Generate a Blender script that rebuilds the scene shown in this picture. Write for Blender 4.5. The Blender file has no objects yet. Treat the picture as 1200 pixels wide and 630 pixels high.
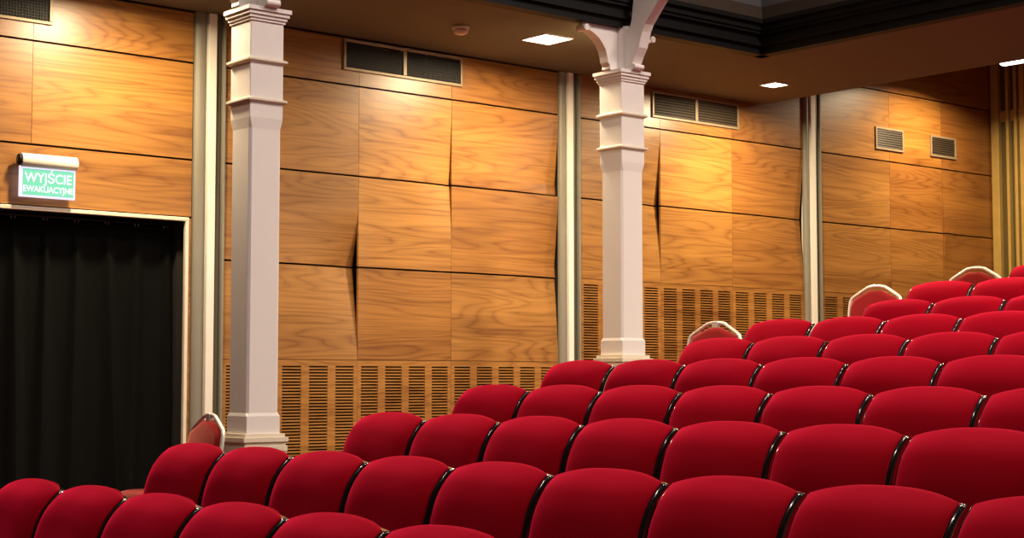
import bpy, math, random
from mathutils import Vector
random.seed(7)
scn = bpy.context.scene
COL = scn.collection
PI = math.pi

# ------------------------------------------------------------------ helpers
class MB:
    """collects shapes for ONE mesh"""
    def __init__(s): s.v = []; s.f = []; s.sm = []
    def add(s, vs, fs, smooth=False):
        n = len(s.v); s.v += [tuple(v) for v in vs]
        for f in fs: s.f.append(tuple(i + n for i in f)); s.sm.append(smooth)
    def box(s, x0, x1, y0, y1, z0, z1):
        s.add([(x0,y0,z0),(x1,y0,z0),(x1,y1,z0),(x0,y1,z0),(x0,y0,z1),(x1,y0,z1),(x1,y1,z1),(x0,y1,z1)],
              [(0,3,2,1),(4,5,6,7),(0,1,5,4),(1,2,6,5),(2,3,7,6),(3,0,4,7)])
    def frame(s, x0, x1, z0, z1, w, y0, y1):
        s.box(x0, x1, y0, y1, z1-w, z1); s.box(x0, x1, y0, y1, z0, z0+w)
        s.box(x0, x0+w, y0, y1, z0+w, z1-w); s.box(x1-w, x1, y0, y1, z0+w, z1-w)
    def sweep(s, rings, closed=True, cap=True, smooth=False):
        """rings: list of equal-length vertex loops"""
        n = len(rings[0]); vs = [p for r in rings for p in r]; fs = []
        for i in range(len(rings)-1):
            for j in range(n if closed else n-1):
                k = (j+1) % n
                fs.append((i*n+j, i*n+k, (i+1)*n+k, (i+1)*n+j))
        if cap and closed:
            fs.append(tuple(reversed(range(n)))); fs.append(tuple((len(rings)-1)*n+j for j in range(n)))
        s.add(vs, fs, smooth)
    def tube(s, pts, r, n=10, closed=False):
        P = [Vector(p) for p in pts]; rings = []
        up = None
        for i, p in enumerate(P):
            a = P[(i-1) % len(P)] if (closed or i > 0) else p
            b = P[(i+1) % len(P)] if (closed or i < len(P)-1) else p
            t = (b-a).normalized()
            if up is None:
                up = Vector((0,1,0)) if abs(t.y) < .9 else Vector((1,0,0))
            u = (up - t*up.dot(t)).normalized(); w = t.cross(u); up = u
            rings.append([tuple(p + (u*math.cos(2*PI*k/n) + w*math.sin(2*PI*k/n))*r) for k in range(n)])
        if closed: rings.append(rings[0]); s.sweep(rings, cap=False, smooth=True)
        else: s.sweep(rings, smooth=True)
    def lathe(s, c, prof, n=28):
        rings = [[(c[0]+r*math.cos(2*PI*k/n), c[1]+r*math.sin(2*PI*k/n), z) for k in range(n)] for r, z in prof]
        s.sweep(rings, smooth=True)
    def prism(s, poly, axis, a, b, smooth=False):
        """poly of 2-D points extruded along an axis ('x','y','z') from a to b"""
        def mk(p, t): return {'x': (t,p[0],p[1]), 'y': (p[0],t,p[1]), 'z': (p[0],p[1],t)}[axis]
        s.sweep([[mk(p,a) for p in poly], [mk(p,b) for p in poly]], smooth=smooth)
    def build(s, name, mat, parent=None, bevel=0, seg=2, recalc=True):
        m = bpy.data.meshes.new(name); m.from_pydata(s.v, [], s.f); m.update()
        if recalc:
            import bmesh
            bm = bmesh.new(); bm.from_mesh(m); bmesh.ops.recalc_face_normals(bm, faces=bm.faces); bm.to_mesh(m); bm.free()
        for p, q in zip(m.polygons, s.sm): p.use_smooth = q
        m.materials.append(mat)
        o = bpy.data.objects.new(name, m); COL.objects.link(o)
        if parent: o.parent = parent
        if bevel:
            b = o.modifiers.new('Bevel', 'BEVEL'); b.width = bevel; b.segments = seg; b.limit_method = 'ANGLE'; b.angle_limit = math.radians(40)
        return o

def tag(o, label=None, cat=None, group=None, kind=None):
    if label: o['label'] = label
    if cat: o['category'] = cat
    if group: o['group'] = group
    if kind: o['kind'] = kind
    return o
def empty(name, loc, rz=0):
    o = bpy.data.objects.new(name, None); COL.objects.link(o); o.location = loc; o.rotation_euler[2] = rz
    o.empty_display_size = .1
    return o
def copy_tree(o, parent=None, skip=()):
    c = o.copy(); COL.objects.link(c)
    if parent: c.parent = parent
    for ch in [k for k in bpy.data.objects if k.parent == o and not k.name.startswith(skip or '#')]: copy_tree(ch, c)
    return c
def struct(o, label=None, cat=None): return tag(o, label, cat, kind='structure')

# ------------------------------------------------------------------ materials
def srgb(r, g, b):
    f = lambda c: (c/255/12.92) if c/255 <= .04045 else ((c/255+.055)/1.055)**2.4
    return (f(r), f(g), f(b), 1)
def mat(name, col, rough=.5, metal=0, noise=0, nscale=8, bump=0, sheen=0, sheen_tint=None, emit=0, spec=.5, coat=0):
    m = bpy.data.materials.new(name); m.use_nodes = True
    nt = m.node_tree; b = nt.nodes['Principled BSDF']
    b.inputs['Base Color'].default_value = col; b.inputs['Roughness'].default_value = rough
    b.inputs['Metallic'].default_value = metal; b.inputs['Specular IOR Level'].default_value = spec
    b.inputs['Coat Weight'].default_value = coat
    if sheen:
        b.inputs['Sheen Weight'].default_value = sheen; b.inputs['Sheen Roughness'].default_value = .42
        b.inputs['Sheen Tint'].default_value = sheen_tint
    if emit:
        b.inputs['Emission Color'].default_value = col; b.inputs['Emission Strength'].default_value = emit
    if noise or bump:
        tc = nt.nodes.new('ShaderNodeTexCoord'); n = nt.nodes.new('ShaderNodeTexNoise')
        n.inputs['Scale'].default_value = nscale; n.inputs['Detail'].default_value = 4
        nt.links.new(tc.outputs['Object'], n.inputs['Vector'])
        if noise:
            r = nt.nodes.new('ShaderNodeMix'); r.data_type = 'RGBA'
            r.inputs[6].default_value = tuple(c*(1-noise) for c in col[:3]) + (1,)
            r.inputs[7].default_value = tuple(min(1, c*(1+noise)) for c in col[:3]) + (1,)
            nt.links.new(n.outputs['Fac'], r.inputs[0]); nt.links.new(r.outputs[2], b.inputs['Base Color'])
        if bump:
            bp = nt.nodes.new('ShaderNodeBump'); bp.inputs['Strength'].default_value = bump; bp.inputs['Distance'].default_value = .002
            nt.links.new(n.outputs['Fac'], bp.inputs['Height']); nt.links.new(bp.outputs['Normal'], b.inputs['Normal'])
    return m

def wood_mat(name, light, dark, rough=.36):
    """flat-sawn teak veneer, grain running along world X; Object Info colour tints, alpha seeds each sheet"""
    m = bpy.data.materials.new(name); m.use_nodes = True
    nt = m.node_tree; N = nt.nodes; L = nt.links; b = N['Principled BSDF']
    tc = N.new('ShaderNodeTexCoord'); oi = N.new('ShaderNodeObjectInfo')
    sc = N.new('ShaderNodeMath'); sc.operation = 'MULTIPLY'; sc.inputs[1].default_value = 90
    L.new(oi.outputs['Alpha'], sc.inputs[0])
    def mp(scale):
        a = N.new('ShaderNodeMapping'); a.inputs['Scale'].default_value = scale
        L.new(tc.outputs['Object'], a.inputs['Vector']); return a
    def nz(scale, detail, s, rough=.5, dist=0):
        n = N.new('ShaderNodeTexNoise'); n.noise_dimensions = '4D'
        n.inputs['Scale'].default_value = s; n.inputs['Detail'].default_value = detail
        n.inputs['Roughness'].default_value = rough; n.inputs['Distortion'].default_value = dist
        L.new(mp(scale).outputs[0], n.inputs['Vector']); L.new(sc.outputs[0], n.inputs['W']); return n
    big = nz((.32, 1, 3.2), 3, 1.0, .38, .25)          # contour field -> cathedral figure
    mul = N.new('ShaderNodeMath'); mul.operation = 'MULTIPLY'; mul.inputs[1].default_value = 80; L.new(big.outputs['Fac'], mul.inputs[0])
    sn = N.new('ShaderNodeMath'); sn.operation = 'SINE'; L.new(mul.outputs[0], sn.inputs[0])
    ab = N.new('ShaderNodeMath'); ab.operation = 'ABSOLUTE'; L.new(sn.outputs[0], ab.inputs[0])
    sn = N.new('ShaderNodeMath'); sn.operation = 'POWER'; sn.inputs[1].default_value = .55; L.new(ab.outputs[0], sn.inputs[0])   # thin dark growth lines
    fib = nz((1.6, 1, 70), 5, 1.0, .65)               # fine fibres
    band = nz((.25, 1, 5), 3, 1.0, .55)              # broad light/dark bands
    # figure = .5 + .22*sin + .6*(fib-.5) + .8*(band-.5)
    def madd(a, k, c):
        x = N.new('ShaderNodeMath'); x.operation = 'MULTIPLY_ADD'; L.new(a, x.inputs[0]); x.inputs[1].default_value = k
        if isinstance(c, float): x.inputs[2].default_value = c
        else: L.new(c, x.inputs[2])
        return x.outputs[0]
    t = madd(sn.outputs[0], .26, -.54)
    t = madd(fib.outputs['Fac'], .75, t)
    t = madd(band.outputs['Fac'], .85, t)
    rp = N.new('ShaderNodeValToRGB'); L.new(t, rp.inputs['Fac'])
    rp.color_ramp.elements[0].position = .12; rp.color_ramp.elements[0].color = dark
    rp.color_ramp.elements[1].position = .85; rp.color_ramp.elements[1].color = light
    mx = N.new('ShaderNodeMix'); mx.data_type = 'RGBA'; mx.blend_type = 'MULTIPLY'; mx.inputs[0].default_value = 1
    L.new(rp.outputs['Color'], mx.inputs[6]); L.new(oi.outputs['Color'], mx.inputs[7])
    L.new(mx.outputs[2], b.inputs['Base Color'])
    b.inputs['Roughness'].default_value = rough
    b.inputs['Specular IOR Level'].default_value = .6
    return m

W_LIGHT, W_DARK = (.47, .225, .056, 1), (.15, .052, .011, 1)
M_wood = wood_mat('teak veneer', W_LIGHT, W_DARK)
M_wall = mat('dark wall backing', (.012, .008, .006, 1), .9, noise=.3, nscale=5)
M_soffit = mat('brown painted ceiling', (.135, .115, .068, 1), .8, noise=.06, nscale=3, bump=.15)
M_black = mat('black painted moulding', (.0045, .004, .0038, 1), .55, noise=.2, nscale=6, spec=.2)
M_fascia = mat('brown fascia', (.035, .020, .011, 1), .6, noise=.15, nscale=6)
M_grey = mat('grey parapet paint', (.070, .064, .066, 1), .7, noise=.06, nscale=4)
M_cream = mat('cream painted ironwork', (.76, .70, .67, 1), .45, noise=.03, nscale=9)
M_cream2 = mat('ivory painted mouldings', (.72, .63, .50, 1), .4, noise=.04, nscale=9)
M_alu = mat('bronze anodised rail', (.24, .22, .175, 1), .6, .2, noise=.08, nscale=4)
M_alud = mat('dark bronze channel', (.13, .115, .08, 1), .4, .5, noise=.1, nscale=4)
M_white = mat('warm white enamel', (.80, .74, .66, 1), .4, noise=.03, nscale=6)
M_ventfr = mat('pale bronze grille frame', (.30, .22, .135, 1), .45, .2, noise=.06, nscale=10)
M_ventin = mat('dark duct', (.006, .005, .005, 1), .8, noise=.3, nscale=9)
M_mesh = mat('dark brown vent bars', (.014, .010, .007, 1), .6, .1, noise=.2, nscale=12)
M_curt = mat('black curtain cloth', (.0042, .0042, .0038, 1), .9, noise=.35, nscale=160, bump=.3, spec=.06)
M_carpet = mat('dark red carpet', (.09, .006, .009, 1), .95, noise=.4, nscale=120, bump=.6)
M_shell = mat('glossy black shell', (.006, .006, .006, 1), .16, noise=.2, nscale=20, coat=.6)
M_blackmetal = mat('black steel', (.012, .012, .013, 1), .4, .4, noise=.2, nscale=14)
M_gold = mat('gold stained wood', (.42, .27, .07, 1), .45, noise=.18, nscale=7)
M_olive = mat('olive panel', (.10, .068, .022, 1), .35, noise=.2, nscale=5)
M_silver = mat('champagne metal tube', (.86, .80, .70, 1), .3, .35, noise=.03, nscale=12)
M_plaster = mat('dim plaster', (.16, .12, .09, 1), .85, noise=.1, nscale=4)

def velvet(name, col, edge, nscale=220):
    m = mat(name, col, .85, noise=.10, nscale=nscale, bump=.12, sheen=1.0, sheen_tint=edge, spec=.02)
    return m
M_velvet = velvet('red velvet', (.205, .0008, .005, 1), (1, .02, .09, 1))
M_cloth = velvet('brick red upholstery', (.25, .012, .014, 1), (.9, .3, .25, 1), 160)
def emit_mat(name, col, s):
    m = bpy.data.materials.new(name); m.use_nodes = True; nt = m.node_tree
    b = nt.nodes['Principled BSDF']; b.inputs['Base Color'].default_value = tuple(c*.12 for c in col[:3])+(1,)
    b.inputs['Emission Color'].default_value = col
    lp = nt.nodes.new('ShaderNodeTexNoise'); lp.inputs['Scale'].default_value = 3
    mr = nt.nodes.new('ShaderNodeMapRange'); mr.inputs['To Min'].default_value = s*.92; mr.inputs['To Max'].default_value = s*1.08
    nt.links.new(lp.outputs['Fac'], mr.inputs['Value']); nt.links.new(mr.outputs[0], b.inputs['Emission Strength'])
    return m
M_lamp = emit_mat('lit lamp lens', (1, .90, .70, 1), 12)
M_lampw = emit_mat('lit cool tube', (1, .95, .86, 1), 6)

# ------------------------------------------------------------------ camera
H = 1.35
cam = bpy.data.cameras.new('camera'); co = bpy.data.objects.new('camera', cam); COL.objects.link(co)
co.location = (0, 0, H); co.rotation_euler = (math.radians(90+3.911), 0, math.radians(49.9396-90))
cam.sensor_width = 36; cam.lens = 36*1878.49/1200; cam.clip_start = .05; cam.clip_end = 200
scn.camera = co

# ------------------------------------------------------------------ key dimensions
WY = 10.0                                            # face of the panelled wall
SOF = 3.936; WELLX, WELLY = 9.66, 8.39; EDGEX = 11.47; REARZ = 4.95; HALLZ = 7.4
BACKX = 15.36
zA2, zA, zB, zC, zG = 4.287, 3.568, 2.881, 2.190, 1.484

# row: X of the top edge of the backs, Y of the first right-hand corner, Z of that corner
ROWS = [(2.744, 6.044, .904), (3.649, 6.344, 1.018), (4.593, 6.113, 1.151), (5.471, 6.382, 1.282), (6.304, 6.609, 1.420),
        (7.169, 6.327, 1.558), (8.087, 6.618, 1.702), (8.960, 6.329, 1.848), (9.850, 6.610, 2.020), (10.74, 6.330, 2.185)]
BH = .90                                             # height of a back's corner above its tier
# ------------------------------------------------------------------ floor
fl = MB()
fl.box(-5, ROWS[0][0]-.62, -6, 9.95, -.3, -.02)
for i, (x, y, z) in enumerate(ROWS):
    x1 = ROWS[i+1][0]-.62 if i < len(ROWS)-1 else BACKX
    fl.box(x-.62, x1, -6, 9.95, -.3, z-BH)
struct(fl.build('floor', M_carpet), 'dark red carpeted stepped floor under the seats', 'floor')

# ------------------------------------------------------------------ panelled side wall
bk = MB()
bk.box(-5, 3.0, 10.10, 10.3, -.3, REARZ+.2)
bk.box(3.0, 5.42, 10.10, 10.3, 2.45, REARZ+.2)
bk.box(5.42, BACKX+.3, 10.10, 10.3, -.3, REARZ+.2)
wall = struct(bk.build('wall_left', M_wall), 'side wall clad in orange brown wood veneer panels with slotted grilles', 'wall')

def smooth(t): t = max(0, min(1, t)); return t*t*(3-2*t)
def panel(x0, x1, z0, z1, tint=(1,1,1), seed=None, warp=(), th=.022, name='wood_panel', gx=.0015, gz=.007):
    """one veneer sheet; warp = list of (side 'l'/'r', zc, span_below, span_above, depth) bowing that edge into the wall"""
    nx, nz = 18, 16
    def dy(x, z):
        d = 0
        for s, zc, dn, upw, dep in warp:
            e = (x-x0)/(x1-x0) if s == 'r' else (x1-x)/(x1-x0)
            w = max(0, (e-.55)/.45)**1.6
            q = (zc-z)/dn if z < zc else (z-zc)/upw
            d += dep*w*max(0, 1-q)**1.3
        return d
    mb = MB(); xs = [x0+gx+(x1-x0-2*gx)*i/nx for i in range(nx+1)]; zs = [z0+gz+(z1-z0-2*gz)*j/nz for j in range(nz+1)]
    n = nx+1
    vs = [(x, WY+dy(x, z), z) for z in zs for x in xs] + [(x, WY+dy(x, z)+th, z) for z in zs for x in xs]
    K = n*(nz+1); fs = []
    for j in range(nz):
        for i in range(nx):
            a = j*n+i; fs.append((a, a+1, a+n+1, a+n)); fs.append((K+a, K+a+n, K+a+n+1, K+a+1))
    for i in range(nx):
        fs.append((i, K+i, K+i+1, i+1)); a = nz*n+i; fs.append((a, a+1, K+a+1, K+a))
    for j in range(nz):
        a = j*n; fs.append((a, a+n, K+a+n, K+a)); a = j*n+nx; fs.append((a, K+a, K+a+n, a+n))
    mb.add(vs, fs)
    o = mb.build(name, M_wood, wall)
    o.color = (*tint, seed if seed is not None else random.random())
    return o
def grille(x0, x1, z0, z1, tint, n, margin_top=.045):
    """slotted wood grille: n columns of horizontal slots cut through a board"""
    mb = MB(); y0, y1 = WY, WY+.02
    p = (x1-x0)/n; sw = p*.70; pitch = .0226; so = .0112
    mb.box(x0+.001, x1-.001, y0, y1, z1-margin_top, z1-.002)
    for k in range(n+1):
        a = x0+.001 if k == 0 else x0+p*(k-1)+p/2+sw/2
        b = x1-.001 if k == n else x0+p*k+p/2-sw/2
        mb.box(a, b, y0, y1, z0, z1-margin_top)
    z = z1-margin_top
    while z-pitch > z0:
        for k in range(n):
            c = x0+p*k+p/2
            mb.box(c-sw/2, c+sw/2, y0+.002, y1, z-pitch, z-so)
        z -= pitch
    o = mb.build('grille_panel', M_wood, wall); o.color = (*tint, random.random())
    return o

S1 = (2.0, 5.474); S2 = (5.73, 6.889, 7.781, 8.915); S3 = (9.165, 10.133, 11.074, 12.09); S4 = (12.36, 13.465, 14.365, 15.32)
# bay with the doorway
panel(2.4, 4.295, zA, SOF-.004, (.98,.86,.75)); panel(4.295, 5.474, zA, SOF-.004, (1,.95,.9))
panel(2.4, 4.295, zB, zA, (.95,.88,.8)); panel(4.295, 5.474, zB, zA, (1.12,1.1,1.0))
panel(2.4, 5.474, 2.474, zB, (1.05,1,.9)); 
panel(5.447, 5.474, .36, 2.474, (1,.95,.9), gx=0)
# second bay
tt = [(.95,.9,.85), (1.1,1.1,1.1), (.95,.85,.75)]
for k in range(3): panel(S2[k], S2[k+1], zA, SOF-.004, tt[k])
panel(S2[0], S2[1], zB, zA, (1.0,.98,.95))
panel(S2[1], S2[2], zB, zA, (1.3,1.3,1.2), warp=[('r', zB, .6, .62, .035)])
panel(S2[2], S2[3], zB, zA, (1.12,1.02,.85), warp=[('r', zB+.1, .5, .5, .045)])
panel(S2[0], S2[1], zC, zB, (.92,.9,.9), warp=[('r', zC, .3, .42, .08)])
panel(S2[1], S2[2], zC, zB, (1.3,1.32,1.25), warp=[('r', zB, .42, .3, .03)])
panel(S2[2], S2[3], zC, zB, (1.0,.92,.8), warp=[('r', zC+.1, .6, .6, .05)])
panel(S2[0], S2[1], zG, zC, (1.0,1.0,1.0), warp=[('r', zC, .70, .3, .08)])
panel(S2[1], S2[2], zG, zC, (.98,.92,.82))
panel(S2[2], S2[3], zG, zC, (1.08,1.08,1.05), warp=[('r', zC, .7, .3, .05)])
for k, n in ((0, 5), (1, 4), (2, 5)): grille(S2[k], S2[k+1], .30, zG+.005, (1.0,.98,.92), n)
# third bay
for k in range(2): panel(S3[k], S3[k+1], zA, SOF+.02, tt[k])
panel(S3[2], S3[3], zA, zA2, (.85,.75,.68)); panel(S3[2], S3[3], zA2, REARZ-.004, (.85,.7,.6))
panel(S3[0], S3[1], zB, zA, (1.0,1.0,.95), warp=[('r', zB, .5, .66, .055)])
panel(S3[1], S3[2], zB, zA, (1.18,1.15,1.0))
panel(S3[2], S3[3], zB, zA, (1.05,.95,.8), warp=[('r', zB, .66, .66, .05)])
panel(S3[0], S3[1], zC, zB, (1.02,1.0,.9), warp=[('r', zB, .62, .5, .055)])
panel(S3[1], S3[2], zC, zB, (1.12,1.1,1.0))
panel(S3[2], S3[3], zC, zB, (1.0,.92,.82), warp=[('r', zB, .66, .66, .05)])
for k in range(3): grille(S3[k], S3[k+1], .60, zC+.005, (1.0,.96,.88), 4)
# fourth bay (the ceiling is higher behind the soffit)
for k in range(3): panel(S4[k], S4[k+1], zA2, REARZ-.004, (.9,.75,.65))
panel(S4[0], S4[1], zA, zA2, (.95,.92,.9)); panel(S4[1], S4[2], zA, zA2, (1.15,1.05,.85)); panel(S4[2], S4[3], zA, zA2, (.82,.68,.58))
panel(S4[0], S4[1], zB, zA, (1,.98,.95)); panel(S4[1], S4[2], zB, zA, (.95,.82,.7)); 
panel(S4[2], S4[3], zB, zA, (.85,.72,.58), warp=[('l', zB, .6, .6, -.045)], th=.06)
panel(S4[0], S4[1], zC, zB, (.98,.95,.9)); panel(S4[1], S4[2], zC, zB, (1.02,.95,.85))
panel(S4[2], S4[3], zC, zB, (.85,.72,.6), warp=[('l', zB, .62, .5, -.045)], th=.06)
for k in range(3): grille(S4[k], S4[k+1], .90, zC+.005, (.95,.9,.85), 4)

# vertical metal trims between the bays
def rail(x0, x1, y0, dep, z0, z1, bulge):
    """half-rounded bar"""
    n = 8; poly = [(x1, WY+.012), (x0, WY+.012)]
    for i in range(n+1):
        a = PI*i/n; poly.append(((x0+x1)/2-(x1-x0)/2*math.cos(a), y0-bulge*math.sin(a)))
    mb = MB(); mb.prism(poly, 'z', z0, z1, smooth=False); return mb
for i, (a, b, c, d, e, f, z0) in enumerate([(5.482, 5.575, 5.637, 5.700, 5.722, 5.728, .36), (8.921, 9.000, 9.053, 9.126, 9.150, 9.162, .80), (12.096, 12.168, 12.238, 12.318, 12.340, 12.356, 1.30)]):
    o = rail(a, b-.004, WY-.005, 0, z0, SOF-.003 if i < 2 else REARZ-.003, .028)
    t = struct(o.build('trim_%d' % (i+1), M_alu), ['metal trim beside the curtained doorway', 'metal trim just before the second white column', 'metal trim between the last two wooden bays'][i], 'trim')
    w = MB(); w.box(b, c, WY-.045, WY+.09, z0, (SOF if i < 2 else REARZ)-.003); w.build('white_strip', M_white, t, bevel=.004)
    rail(c+.004, d, WY+.005, 0, z0, (SOF if i < 2 else REARZ)-.003, .018).build('dark_channel', M_alud, t)
    w = MB(); w.box(d+.003, e, WY-.03, WY+.09, z0, (SOF if i < 2 else REARZ)-.003); w.build('edge_bead', M_alu, t, bevel=.004)

# ------------------------------------------------------------------ doorway, curtain, exit sign
fr = MB()
fr.box(2.9, 5.447, WY-.022, WY+.010, 2.445, 2.472)
fr.box(5.420, 5.447, WY-.022, WY+.010, .385, 2.445)
struct(fr.build('door_1', M_cream2, bevel=.004), 'pale timber frame around the black curtained doorway', 'door frame')
rc = MB(); rc.box(2.8, 5.75, 10.75, 10.85, .2, 2.8); rc.box(5.6, 5.75, 10.3, 10.75, .2, 2.8); rc.box(2.8, 5.75, 10.3, 10.85, 2.62, 2.8); rc.box(2.8, 5.6, 10.0, 10.85, .25, .375)
struct(rc.build('wall_passage', M_wall), 'dark passage behind the curtained doorway', 'wall')
ct = empty('curtain', (4.3, 10.16, .385))
tag(ct, 'long black pleated curtain filling the doorway under the green exit sign', 'curtain')
cv = MB(); nx, nz = 420, 26; x0, x1, zt, zb = 2.95, 5.405, 2.37, .39
vs = []; fs = []
pl = [5.36-.222*k for k in range(12)]
for j in range(nz+1):
    q = j/nz; z = zt+(zb-zt)*q
    for i in range(nx+1):
        x = x0+(x1-x0)*i/nx; y = 0
        for k, p in enumerate(pl):
            r = random.Random(k); dr = (r.random()-.35)*.20; wd = .018+.05*q+.02*r.random(); am = (.035 if q > .04 else .012)*(1-.25*q)+.02*q*r.random()
            u = (x-(p+dr*q*.8))/wd
            y -= am*math.exp(-u*u) * (1.25 if u < 0 else 1)
        y += .012*q*math.sin(x*23+1.7*q)+.008*q*math.sin(x*9.1+3)
        vs.append((x-4.3, y, z-.385))
for j in range(nz):
    for i in range(nx):
        a = j*(nx+1)+i; fs.append((a, a+1, a+nx+2, a+nx+1))
cv.add(vs, fs, True)
dr = cv.build('drape', M_curt, ct)
sm = dr.modifiers.new('Solidify', 'SOLIDIFY'); sm.thickness = .004
hb = MB(); hb.box(2.95-4.3, 5.405-4.3, -.006, .018, 1.975, 2.02); hb.build('heading_tape', M_curt, ct, bevel=.003)
rl = MB(); rl.tube([(2.9-4.3, .0, 2.045), (5.412-4.3, .0, 2.045)], .011); rl.build('curtain_rail', M_blackmetal, ct)
for k in range(11):
    g = MB(); g.tube([(pl[k]-4.3+.014*math.cos(a), 0, 2.032+.018*math.sin(a)) for a in [2*PI*i/12 for i in range(12)]], .003, 6, True); g.build('curtain_ring', M_silver, ct)

sg = empty('exit_sign', (4.385, WY-.001, 2.66))
tag(sg, 'lit green emergency exit sign with a white tube housing above the doorway', 'exit sign')
g = MB(); n = 16
g.prism([(-.06+.038*math.cos(2*PI*i/n), .105+.046*math.sin(2*PI*i/n)) for i in range(n)], 'x', -.185, .20, True)
g.build('housing', M_white, sg, bevel=.004)
g = MB(); g.box(-.13, .15, -.03, 0, .07, .14); g.build('wall_bracket', M_blackmetal, sg, bevel=.004)
g = MB(); g.prism([(-.06+.030*math.cos(2*PI*i/n), .105+.038*math.sin(2*PI*i/n)) for i in range(n)], 'x', -.203, -.185, True); g.build('end_cap', M_blackmetal, sg)
M_pane = emit_mat('glowing edge pane', (.86, .78, 1, 1), 1.0)
M_green = emit_mat('lit green face', (.20, .80, .52, 1), .85)
M_text = emit_mat('lit white letters', (.93, 1, .98, 1), 1.35)
g = MB(); g.box(-.195, .192, -.066, -.054, -.135, .066); g.build('pane', M_pane, sg, bevel=.002)
g = MB(); g.box(-.172, .178, -.0685, -.066, -.120, .050); g.build('green_face', M_green, sg)
def text(body, size, x, z, parent, sx=1.0):
    cu = bpy.data.curves.new('t', 'FONT'); cu.body = body; cu.size = size; cu.align_x = 'CENTER'; cu.extrude = .0008; cu.offset = .0006
    o = bpy.data.objects.new('t', cu); COL.objects.link(o)
    bpy.context.view_layer.update()
    me = bpy.data.meshes.new_from_object(o.evaluated_get(bpy.context.evaluated_depsgraph_get()))
    bpy.data.objects.remove(o)
    me.materials.clear(); me.materials.append(M_text); me.name = 'lettering'
    t = bpy.data.objects.new('lettering', me); COL.objects.link(t); t.parent = parent
    t.rotation_euler = (PI/2, 0, 0); t.location = (x, -.0696, z); t.scale = (sx, 1, 1)
    return t
text('WYJŚCIE', .088, .003, -.035, sg, .92)
text('EWAKUACYJNE', .056, .003, -.098, sg, .88)

# ------------------------------------------------------------------ ceiling, balcony edge
so = MB()
so.box(-5, EDGEX, WELLY+.10, 9.985, SOF, SOF+.25)
so.box(WELLX+.10, EDGEX, -6, WELLY+.10, SOF, SOF+.25)
struct(so.build('ceiling', M_soffit), 'brown underside of the balcony with square downlights', 'ceiling')
rcg = MB(); rcg.box(EDGEX-.10, BACKX+.3, -6, 10.3, REARZ, REARZ+.15); rcg.box(EDGEX-.10, EDGEX, -6, 9.985, SOF+.25, REARZ)
struct(rcg.build('ceiling_rear', M_soffit), 'higher brown ceiling behind the balcony underside', 'ceiling')
hc = MB(); hc.box(-5, EDGEX, -6, 10.3, HALLZ, HALLZ+.15)
struct(hc.build('ceiling_hall', M_plaster), 'high ceiling over the open hall', 'ceiling')
def edge_run(mb, off0, off1, z0, z1):
    """an L-shaped band round the well corner; off = how far it stands out into the well"""
    mb.box(-5, WELLX-off0 if off0 > 0 else WELLX+.1, WELLY-off0, WELLY+.10, z0, z1)
    mb.box(WELLX-off0, WELLX+.10, -6, WELLY+.10 if False else WELLY-off0, z0, z1)
    mb.box(WELLX-off0, WELLX+.10, WELLY-off0, WELLY+.10, z0, z1)
bm_ = MB()
for o_, z0, z1 in ((.0, SOF-.012, SOF+.05), (.03, SOF+.05, SOF+.075), (.012, SOF+.075, SOF+.14), (.045, SOF+.14, SOF+.165), (.06, SOF+.165, SOF+.215), (.09, SOF+.215, SOF+.25)):
    edge_run(bm_, o_, 0, z0, z1)
struct(bm_.build('trim_4', M_black), 'black stepped moulding round the balcony edge', 'moulding')
fa = MB(); edge_run(fa, .04, 0, SOF+.25, SOF+.36)
struct(fa.build('trim_5', M_fascia), 'brown fascia above the black balcony moulding', 'fascia')
pp = MB(); edge_run(pp, -.02, 0, SOF+.36, HALLZ)
struct(pp.build('wall_balcony', M_grey), 'grey wall above the balcony edge', 'wall')

# ------------------------------------------------------------------ rest of the room shell
b = MB(); b.box(BACKX, BACKX+.2, -6, 10.1, -.3, REARZ+.1); struct(b.build('wall_back', M_plaster), 'rear wall of the hall', 'wall')
b = MB(); b.box(-5, BACKX+.2, -6.2, -6, -.3, HALLZ); struct(b.build('wall_right', M_plaster), 'far side wall of the hall', 'wall')
b = MB(); b.box(-5.2, -5, -6.2, 10.3, -.3, HALLZ); struct(b.build('wall_front', M_plaster), 'stage end wall of the hall', 'wall')

sc = empty('slatted_screen', (BACKX-.01, 9.8, 1.29))
tag(sc, 'gold coloured slatted wood screen at the rear corner of the hall', 'screen')
g = MB(); g.box(-.02, 0, -1.1, .19, .0, 3.64); g.build('backing', M_olive, sc)
for y, w in ((.135, .095), (-.02, .035), (-.12, .038), (-.20, .06), (-.33, .04), (-.45, .06), (-.60, .04), (-.75, .06)):
    g = MB(); g.box(-.085, -.02, y-w/2, y+w/2, .0, 3.64); g.build('upright', M_gold, sc, bevel=.006)
g = MB(); g.box(-.05, -.02, -1.1, .19, 2.86, 2.98); g.build('crossbar', M_gold, sc, bevel=.004)

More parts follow.
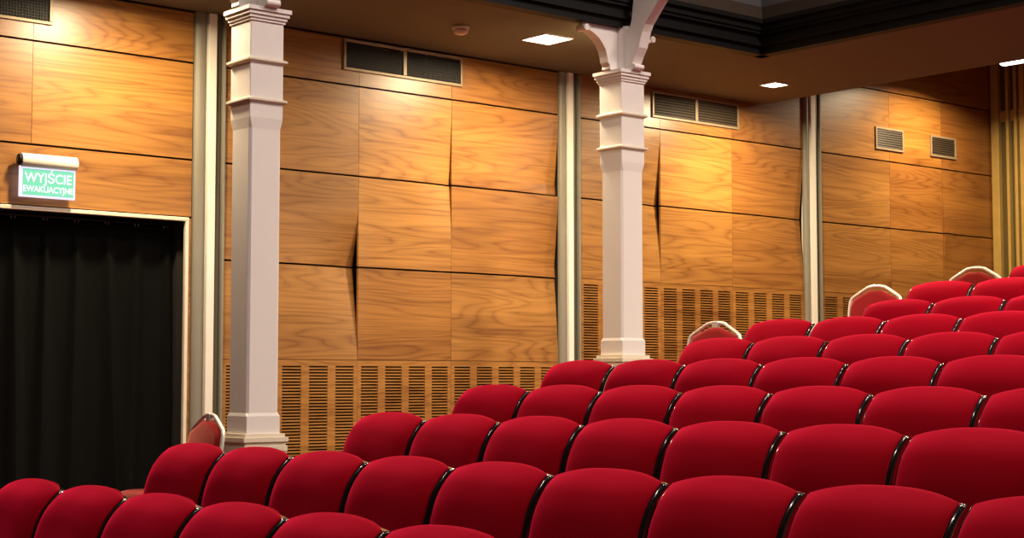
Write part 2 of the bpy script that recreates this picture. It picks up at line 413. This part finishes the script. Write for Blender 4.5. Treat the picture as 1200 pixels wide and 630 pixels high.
# ------------------------------------------------------------------ columns
def sq(c, h, z, ch=0):
    x, y = c
    if ch <= 0: ch = .0005
    return [(x-h+ch,y-h,z),(x+h-ch,y-h,z),(x+h,y-h+ch,z),(x+h,y+h-ch,z),(x+h-ch,y+h,z),(x-h+ch,y+h,z),(x-h,y+h-ch,z),(x-h,y-h+ch,z)]
CY = 8.45
def column(cx, zfloor, zbase, label):
    c = (0, 0); t = empty('column', (cx, CY, zfloor)); tag(t, label, 'column', 'white cast iron columns under the balcony')
    Z = lambda z: z-zfloor
    h = .116
    m = MB()
    m.sweep([sq(c, h, Z(zbase-.01), .003), sq(c, h, Z(zbase+.105), .003), sq(c, h-.006, Z(zbase+.125), .015), sq(c, h-.006, Z(2.86), .015), sq(c, h, Z(2.925), .003), sq(c, h, Z(3.53), .003)])
    m.build('shaft', M_cream, t, bevel=.003)
    m = MB()
    for z0, z1, e in ((3.515, 3.532, .008), (3.532, 3.552, .016), (3.552, 3.575, .026), (3.575, 3.600, .036)):
        m.sweep([sq(c, h+e, Z(z0)), sq(c, h+e, Z(z1))])
    m.build('capital', M_cream, t, bevel=.005)
    for z in (3.276, 3.032):
        m = MB(); m.sweep([sq(c, h+.004, Z(z-.016)), sq(c, h+.020, Z(z-.004)), sq(c, h+.020, Z(z+.008)), sq(c, h+.002, Z(z+.016))]); m.build('ring_moulding', M_cream2, t, bevel=.003)
    m = MB()
    for z0, z1, e in ((zbase-.022, zbase, .022), (zbase-.048, zbase-.022, .038), (zbase-.072, zbase-.048, .026), (zbase-.105, zbase-.072, .034)):
        m.sweep([sq(c, h+e, Z(z0)), sq(c, h+e, Z(z1))])
    m.sweep([sq(c, h+.03, 0), sq(c, h+.03, Z(zbase-.105))])
    m.build('base', M_cream2, t, bevel=.006)
    # post above the capital, with a half-round front
    m = MB(); m.sweep([sq(c, .062, Z(3.595), .018), sq(c, .062, Z(SOF), .018)])
    m.lathe((-.0, -.055), [(.036, Z(3.60)), (.030, Z(3.64)), (.030, Z(SOF-.03)), (.038, Z(SOF))], 16)
    m.build('post', M_cream, t)
    # brackets: arc spandrel plates with a flange following the arc
    R = [(-.150, 3.600), (-.160, 3.615), (-.158, 3.635), (-.178, 3.660), (-.185, 3.700), (-.200, 3.745), (-.230, 3.790), (-.270, 3.828), (-.325, 3.858), (-.362, 3.873)]
    for s in (-1, .74):
        poly = [(s*abs(a), Z(z)) for a, z in R] + [(s*.405, Z(3.868)), (s*.412, Z(3.90)), (s*.40, Z(SOF)), (s*.05, Z(SOF)), (s*.05, Z(3.60))]
        m = MB(); m.prism(poly, 'y', -.022, .022)
        arc = [(s*abs(a), 0, Z(z)) for a, z in R]
        rings = []
        for i, p in enumerate(arc):
            rings.append([(p[0], -.042, p[2]-.004), (p[0], .042, p[2]-.004), (p[0]-s*.012, .042, p[2]+.010), (p[0]-s*.012, -.042, p[2]+.010)])
        m.sweep(rings)
        m.prism([(s*.388+.024*math.cos(2*PI*k/12), Z(3.885)+.024*math.sin(2*PI*k/12)) for k in range(12)], 'y', -.046, .046)
        m.build('bracket', M_cream, t)
    # the arm that rises into the hall
    A = [(-.155, 3.600), (-.170, 3.62), (-.160, 3.65), (-.185, 3.70), (-.225, 3.76), (-.237, 3.80), (-.262, 3.87), (-.290, 3.92), (-.350, 3.985), (-.43, 4.07), (-.52, 4.14), (-.62, 4.19)]
    poly = [(a, Z(z)) for a, z in A] + [(-.62, Z(4.25)), (-.17, Z(4.25)), (-.13, Z(SOF+.03)), (-.11, Z(SOF-.02)), (-.055, Z(SOF-.02)), (-.055, Z(3.60))]
    m = MB(); m.prism(poly, 'x', -.024, .024)
    rings = []
    for a, z in A: rings.append([(-.045, a, Z(z)-.004), (.045, a, Z(z)-.004), (.045, a+.010, Z(z)+.012), (-.045, a+.010, Z(z)+.012)])
    m.sweep(rings)
    m.prism([(-.165+.026*math.cos(2*PI*k/12), Z(3.622)+.022*math.sin(2*PI*k/12)) for k in range(12)], 'x', -.048, .048)
    m.build('front_bracket', M_cream, t)
column(5.063, .382, 1.021, 'white square column standing beside the curtained doorway')
column(8.165, .802, 1.520, 'white square column with curved brackets standing between two wood bays')

# ------------------------------------------------------------------ vents, detector, lights
def vent(x0, x1, z0, z1, label, split=True, style='mesh', group=None):
    t = empty('wall_vent', ((x0+x1)/2, WY, z0)); tag(t, label, 'vent', group)
    cx = (x0+x1)/2; a0, a1 = x0-cx, x1-cx; hh = z1-z0; w = .022
    m = MB(); m.frame(a0, a1, 0, hh, w, -.016, -.001)
    if split: m.box(-.017, .017, -.016, -.001, w, hh-w)
    m.build('vent_frame', M_ventfr, t, bevel=.003)
    m = MB(); m.box(a0+w, a1-w, -.0025, -.0005, w, hh-w); m.build('duct', M_ventin, t)
    cells = [(a0+w, -.017), (.017, a1-w)] if split else [(a0+w, a1-w)]
    for c0, c1 in cells:
        m = MB(); nz = 10 if style == 'mesh' else 8
        if style == 'mesh':
            for k in range(1, nz): z = w+(hh-2*w)*k/nz; m.box(c0, c1, -.0095, -.007, z-.0022, z+.0022)
            nx = int((c1-c0)/.02)
            for k in range(1, nx): x = c0+(c1-c0)*k/nx; m.box(x-.0022, x+.0022, -.007, -.0045, w, hh-w)
        else:
            for k in range(nz):
                z = w+(hh-2*w)*(k+.5)/nz; dz = (hh-2*w)/nz*.36
                m.prism([(-.012, z-dz), (-.0095, z-dz-.002), (-.004, z+dz-.002), (-.0065, z+dz)], 'x', c0, c1)
        m.build('mesh' if style == 'mesh' else 'louvres', M_mesh if style == 'mesh' else M_louv, t)
M_louv = mat('bronze louvre blades', (.045, .030, .017, 1), .5, .1, noise=.15, nscale=12)
vent(3.28, 4.42, 3.684, 3.918, 'dark mesh vent high on the wall above the exit sign')
vent(6.738, 7.882, 3.680, 3.918, 'dark double mesh vent between the two white columns')
vent(10.027, 11.168, 3.665, 3.906, 'double louvred vent high on the wall past the second column', style='l')
vent(13.229, 13.693, 3.679, 3.910, 'small square louvred vent nearer the last metal trim', False, 'l', 'small square vents')
vent(14.165, 14.617, 3.688, 3.914, 'small square louvred vent nearer the gold screen', False, 'l', 'small square vents')

sd = empty('smoke_detector', (7.214, 9.165, SOF)); tag(sd, 'round white smoke detector on the brown ceiling', 'smoke detector')
m = MB(); m.lathe((0,0), [(.060, 0), (.062, -.012), (.060, -.022), (.04, -.024)]); m.build('mount', M_cream2, sd)
m = MB(); m.lathe((0,0), [(.052, -.024), (.056, -.036), (.048, -.052), (.030, -.060), (.001, -.062)]); m.build('sensor', M_cream2, sd)

WARM = (1, .80, .50)
def lamp(name, loc, power, size, col=WARM, spread=180, sy=None, rot=(0,0,0)):
    l = bpy.data.lights.new(name, 'AREA'); l.energy = power; l.color = col; l.size = size; l.spread = math.radians(spread)
    if sy: l.shape = 'RECTANGLE'; l.size_y = sy
    else: l.shape = 'SQUARE'
    o = bpy.data.objects.new(name, l); COL.objects.link(o); o.location = loc; o.rotation_euler = rot
    return o
def downlight(x, y, z, label, power, s=.25, spread=174, col=WARM, drop=0):
    t = empty('downlight', (x, y, z)); tag(t, label, 'ceiling light', 'square recessed downlights')
    if drop:
        m = MB(); m.box(-.10, .10, -.10, .10, .0, drop); m.build('stem_box', M_blackmetal, t, bevel=.004)
    m = MB(); w = .012
    m.box(-s/2-w, s/2+w, -s/2-w, -s/2, -.010, 0); m.box(-s/2-w, s/2+w, s/2, s/2+w, -.010, 0)
    m.box(-s/2-w, -s/2, -s/2, s/2, -.010, 0); m.box(s/2, s/2+w, -s/2, s/2, -.010, 0)
    m.build('bezel', M_white, t, bevel=.002)
    m = MB(); m.box(-s/2, s/2, -s/2, s/2, -.006, 0); m.build('lens', M_lamp, t)
    l = lamp('downlight_beam', (0, 0, -.014), power, s*.9, col, spread); l.parent = t
    return t
PW = 95
downlight(4.75, 9.17, SOF, 'square downlight over the curtained doorway', PW)
downlight(7.98, 9.075, SOF, 'bright square downlight between the two columns', PW, .265)
downlight(10.77, 9.215, SOF, 'smaller lit downlight past the second column', PW, .17)
downlight(13.8, 9.15, 4.55, 'square downlight hung below the higher rear ceiling', PW*1.05, spread=155, drop=REARZ-4.55)

st = empty('strip_light', (11.56, 6.6, 3.932)); tag(st, 'lit strip light hung at the rear edge of the balcony underside', 'strip light')
m = MB(); m.box(-.06, .06, -.84, .84, .03, .11); m.build('housing', M_white, st, bevel=.006)
for y in (-.58, .58):
    m = MB(); m.tube([(0, y, .10), (0, y, REARZ-3.932)], .008); m.build('hanger_rod', M_blackmetal, st)
m = MB(); m.prism([(-.05, .03), (-.045, .008), (-.02, 0), (.02, 0), (.045, .008), (.05, .03)], 'y', -.83, .83); m.build('diffuser', M_lampw, st)
l = lamp('strip_beam', (0, 0, -.006), 75, .09, (1, .86, .62), 180, 1.6); l.parent = st
# further lights of the hall: rear soffit row and high hall ceiling
for y in (4.2, 1.2, -1.8):
    downlight(10.75, y, SOF, 'square downlight in the rear soffit over the seats', 130)
HP = {2.0: 105, 5.5: 95, 8.6: 280}
for x, y in ((2.0, 1.0), (2.0, 5.0), (5.5, 1.0), (5.5, 5.0), (8.6, 0.5), (8.6, 4.2)):
    t = empty('pendant_light', (x, y, HALLZ)); tag(t, 'round lamp on the high hall ceiling', 'ceiling light', 'hall ceiling lamps')
    m = MB(); m.lathe((0,0), [(.30, 0), (.34, -.05), (.32, -.12), (.28, -.14)]); m.build('housing', M_white, t)
    m = MB(); m.lathe((0,0), [(.27, -.14), (.25, -.16), (.001, -.17)]); m.build('lens', M_lamp, t)
    l = lamp('hall_beam', (0,0,-.18), HP[x], .5, (1, .86, .75), 150); l.parent = t

# ------------------------------------------------------------------ theatre seats
def theatre_seat():
    """origin on the tier under the back's top edge, sitter faces -x"""
    t = empty('theatre_seat', (0,0,0))
    Wd = .525
    def prof(h):
        return -.105*(1-math.exp(-h/.08))-.10*h if h > 0 else -.75*h
    def top(u, k=.020): return BH + k*(1-abs(u)**2.5)
    zb = .40
    def base(u, v, k=.012):
        z = zb+v*(top(u, k)-zb)
        return (prof(BH-z)+.028*(1-u*u), Wd/2*u, z)
    # shell: black bent-ply pan behind the cushion
    nu, nv = 20, 22; th = .030
    vs = []; fs = []
    for off in (0, th):
        for j in range(nv+1):
            for i in range(nu+1):
                x, y, z = base(-1+2*i/nu, j/nv); vs.append((x+off, y, z))
    n = nu+1; K = n*(nv+1)
    for j in range(nv):
        for i in range(nu):
            a = j*n+i; fs.append((a, a+n, a+n+1, a+1)); fs.append((K+a, K+a+1, K+a+n+1, K+a+n))
    m = MB(); m.add(vs, fs, True)
    ef = []
    for i in range(nu): ef += [(i, i+1, K+i+1, K+i), (nv*n+i, K+nv*n+i, K+nv*n+i+1, nv*n+i+1)]
    for j in range(nv): ef += [(j*n, K+j*n, K+j*n+n, j*n+n), (j*n+nu, j*n+n+nu, K+j*n+n+nu, K+j*n+nu)]
    for f in ef: m.f.append(f); m.sm.append(True)
    m.build('back_shell', M_shell, t, bevel=.007, seg=3)
    # cushion: domed pad with rolled edges
    nu, nv = 30, 26; vs = []; fs = []
    us = [math.sin(PI/2*(-1+2*i/nu)) for i in range(nu+1)]
    vv = [(1-math.cos(PI*j/nv))/2 for j in range(nv+1)]
    def thick(u, v):
        a = max(0, 1-abs(u)**2.6)**.72
        b = max(0, 1-abs(2*v-1)**9)**(1/2.2)
        return .006+.062*a*b-.012*max(0, 1-(u/.75)**2)*smooth((.85-v)/.5)
    for layer in (0, 1):
        for v in vv:
            for u in us:
                uu = u*.955; q = .012+v*(1.0-.012)
                x, y, z = base(uu, q, .028)
                if layer: vs.append((x-.0015+.016*smooth((v-.9)/.1)*(1-u*u), y, z))
                else:
                    d = thick(u, v); h = BH-z
                    s = .105/.08*math.exp(-max(h, 0)/.08)+.1; nn = math.hypot(1, s)   # push along the surface normal
                    vs.append((x-d/nn, y, z+d*s/nn*.55))
    n = nu+1; K = n*(nv+1)
    for j in range(nv):
        for i in range(nu):
            a = j*n+i; fs.append((a, a+n, a+n+1, a+1)); fs.append((K+a, K+a+1, K+a+n+1, K+a+n))
    for i in range(nu): fs += [(i, i+1, K+i+1, K+i), (nv*n+i, K+nv*n+i, K+nv*n+i+1, nv*n+i+1)]
    for j in range(nv): fs += [(j*n, K+j*n, K+j*n+n, j*n+n), (j*n+nu, j*n+n+nu, K+j*n+n+nu, K+j*n+nu)]
    m = MB(); m.add(vs, fs, True); m.build('back_cushion', M_velvet, t)
    # seat: cushion on a black pan
    m = MB(); rings = []
    for x, z0, z1, hw in ((-.09, .40, .43, .20), (-.11, .385, .455, .235), (-.28, .38, .465, .245), (-.46, .385, .475, .245), (-.52, .40, .465, .235), (-.54, .42, .445, .20)):
        rings.append([(x, hw*math.copysign(abs(math.cos(a))**.35, math.cos(a)), (z0+z1)/2+(z1-z0)/2*math.copysign(abs(math.sin(a))**.6, math.sin(a))) for a in [2*PI*k/24 for k in range(24)]])
    m.sweep(rings, smooth=True); m.build('seat_cushion', M_velvet, t)
    m = MB(); m.box(-.50, -.10, -.225, .225, .345, .379); m.build('seat_pan', M_shell, t, bevel=.01)
    # side standard with armrest on the wall side
    m = MB(); m.box(-.44, -.13, .262, .274, .03, .64); m.box(-.50, .05, .255, .281, 0, .03); m.box(-.22, .0, .20, .262, .36, .42); m.build('side_frame', M_blackmetal, t, bevel=.004)
    m = MB(); rings = []
    for x, s_ in ((-.46, .5), (-.45, .9), (-.42, 1), (-.22, 1), (-.19, .9), (-.18, .5)):
        rings.append([(x, .268+.024*s_*math.copysign(abs(math.cos(a))**.5, math.cos(a)), .662+.022*s_*math.copysign(abs(math.sin(a))**.5, math.sin(a))) for a in [2*PI*k/16 for k in range(16)]])
    m.sweep(rings, smooth=True); m.build('armrest', M_velvet, t)
    return t
bpy.context.view_layer.update()
def pix(p):
    d = Vector(p)-Vector((0,0,H)); ya = math.radians(49.9396); pt = math.radians(3.911)
    F = Vector((math.cos(ya), math.sin(ya), 0)); R = Vector((math.sin(ya), -math.cos(ya), 0)); fw = F*math.cos(pt)+Vector((0,0,1))*math.sin(pt); up = R.cross(fw)
    return 600+1878.49*d.dot(R)/d.dot(fw), 315-1878.49*d.dot(up)/d.dot(fw)
ORD = ['first', 'second', 'third', 'fourth', 'fifth', 'sixth', 'seventh', 'eighth', 'ninth', 'tenth', 'eleventh', 'twelfth', 'thirteenth', 'fourteenth']
RN = ['front', 'second', 'third', 'fourth', 'fifth', 'sixth', 'seventh', 'eighth', 'ninth', 'topmost']
proto = None
for r, (X, Y0, Zt) in enumerate(ROWS):
    k0 = 0
    for k in range(k0, 14):
        yr = Y0-.55*k                                 # right-hand corner of this seat
        yl = yr+.53
        pl_, pr_ = pix((X, yl, Zt)), pix((X, yr, Zt))
        if pl_[0] > 1215 or min(pl_[1], pr_[1])-16 > 630: break
        if proto is None: proto = o = theatre_seat()
        else: o = copy_tree(proto)
        o.location = (X, yr+.2625, Zt-BH)
        nm = '%s from the wall end in the %s row' % (ORD[k-k0], RN[r])
        tag(o, 'red velvet theatre seat, ' + nm , 'theatre seat', 'red theatre seats in raked rows')

# ------------------------------------------------------------------ banquet chairs at the row ends
def banquet_chair():
    t = empty('banquet_chair', (0,0,0))
    r = .0125
    # back: two uprights meeting in a shallow peak
    pr = [(-.40, -.235), (-.05, -.225), (.0, -.225)]
    half = [(.218, .44), (.224, .60), (.226, .74), (.224, .785), (.214, .808), (.192, .824), (.12, .864), (.075, .888), (.03, .896)]
    outl = [(-y, z) for y, z in half] + half[::-1]
    lean = lambda z: .0+.16*(z-.44)
    pts = [(lean(z), y, z) for y, z in outl]
    m = MB(); m.tube(pts, r, 10); m.build('back_frame', M_silver, t)
    m = MB(); ins = [(-.207, .50), (-.210, .76), (-.185, .806), (-.05, .864), (.05, .864), (.185, .806), (.210, .76), (.207, .50)]
    rings = []
    for dx, sc_ in ((.020, .93), (.014, .99), (-.010, 1.0), (-.026, .95), (-.032, .85)):
        rings.append([(lean(z)+dx, y*sc_, .66+(z-.66)*sc_) for y, z in ins])
    m.sweep(rings, smooth=True); m.build('back_pad', M_cloth, t)
    m = MB(); m.box(lean(.89)-.016, lean(.89)+.016, -.026, .026, .862, .906); m.build('hand_grip', M_silver, t, bevel=.005)
    m = MB(); rings = []
    for z, s_ in ((.40, .92), (.41, 1), (.44, 1.0), (.465, .96), (.475, .85)):
        rings.append([(-.20+.215*s_*math.copysign(abs(math.cos(a))**.4, math.cos(a)), .21*s_*math.copysign(abs(math.sin(a))**.4, math.sin(a)), z) for a in [2*PI*k/28 for k in range(28)]])
    m.sweep(rings, smooth=True); m.build('seat', M_cloth, t)
    for s in (-1, 1):
        m = MB(); m.tube([(.0, s*.225, .45), (.02, s*.225, .25), (.07, s*.228, .0)], r); m.build('leg', M_silver, t)
        m = MB(); m.tube([(-.36, s*.20, .405), (-.39, s*.215, .2), (-.41, s*.225, 0)], r); m.build('leg', M_silver, t)
    m = MB(); m.tube([(-.37, -.20, .40), (-.37, .20, .40)], .010); m.tube([(0, -.225, .40), (0, .225, .40)], .010); m.tube([(-.37, -.20, .40), (0, -.225, .40)], .010); m.tube([(-.37, .20, .40), (0, .225, .40)], .010)
    m.build('seat_frame', M_silver, t)
    return t
bc0 = None
for (r, px, py, rz, lab) in ((2, 4.62, 8.20, -.10, 'red banquet chair with silver frame standing in front of the doorway trim'),
                        (6, 8.10, 7.47, .05, 'red banquet chair with pale frame at the wall end of the seventh row'),
                        (8, 9.90, 7.49, .05, 'red banquet chair with pale frame at the wall end of the ninth row'),
                        (9, 10.80, 7.22, .05, 'red banquet chair with pale frame in front of the gold slatted screen')):
    if bc0 is None: bc0 = o = banquet_chair()
    else: o = copy_tree(bc0, skip='hand_grip' if r > 6 else ())
    o.location = (px-.07, py, ROWS[r][2]-BH); o.rotation_euler[2] = rz; o.scale[2] = 1.035 if r > 2 else .995
    tag(o, lab, 'chair', 'banquet chairs at the row ends')

# ------------------------------------------------------------------ world and exposure
w = bpy.data.worlds.new('world'); scn.world = w; w.use_nodes = True
w.node_tree.nodes['Background'].inputs[0].default_value = (.05, .045, .04, 1); w.node_tree.nodes['Background'].inputs[1].default_value = .3
vs_ = scn.view_settings; vs_.view_transform = 'Standard'; vs_.look = 'None'; vs_.exposure = 0.0; vs_.gamma = 1; vs_.use_curve_mapping = False
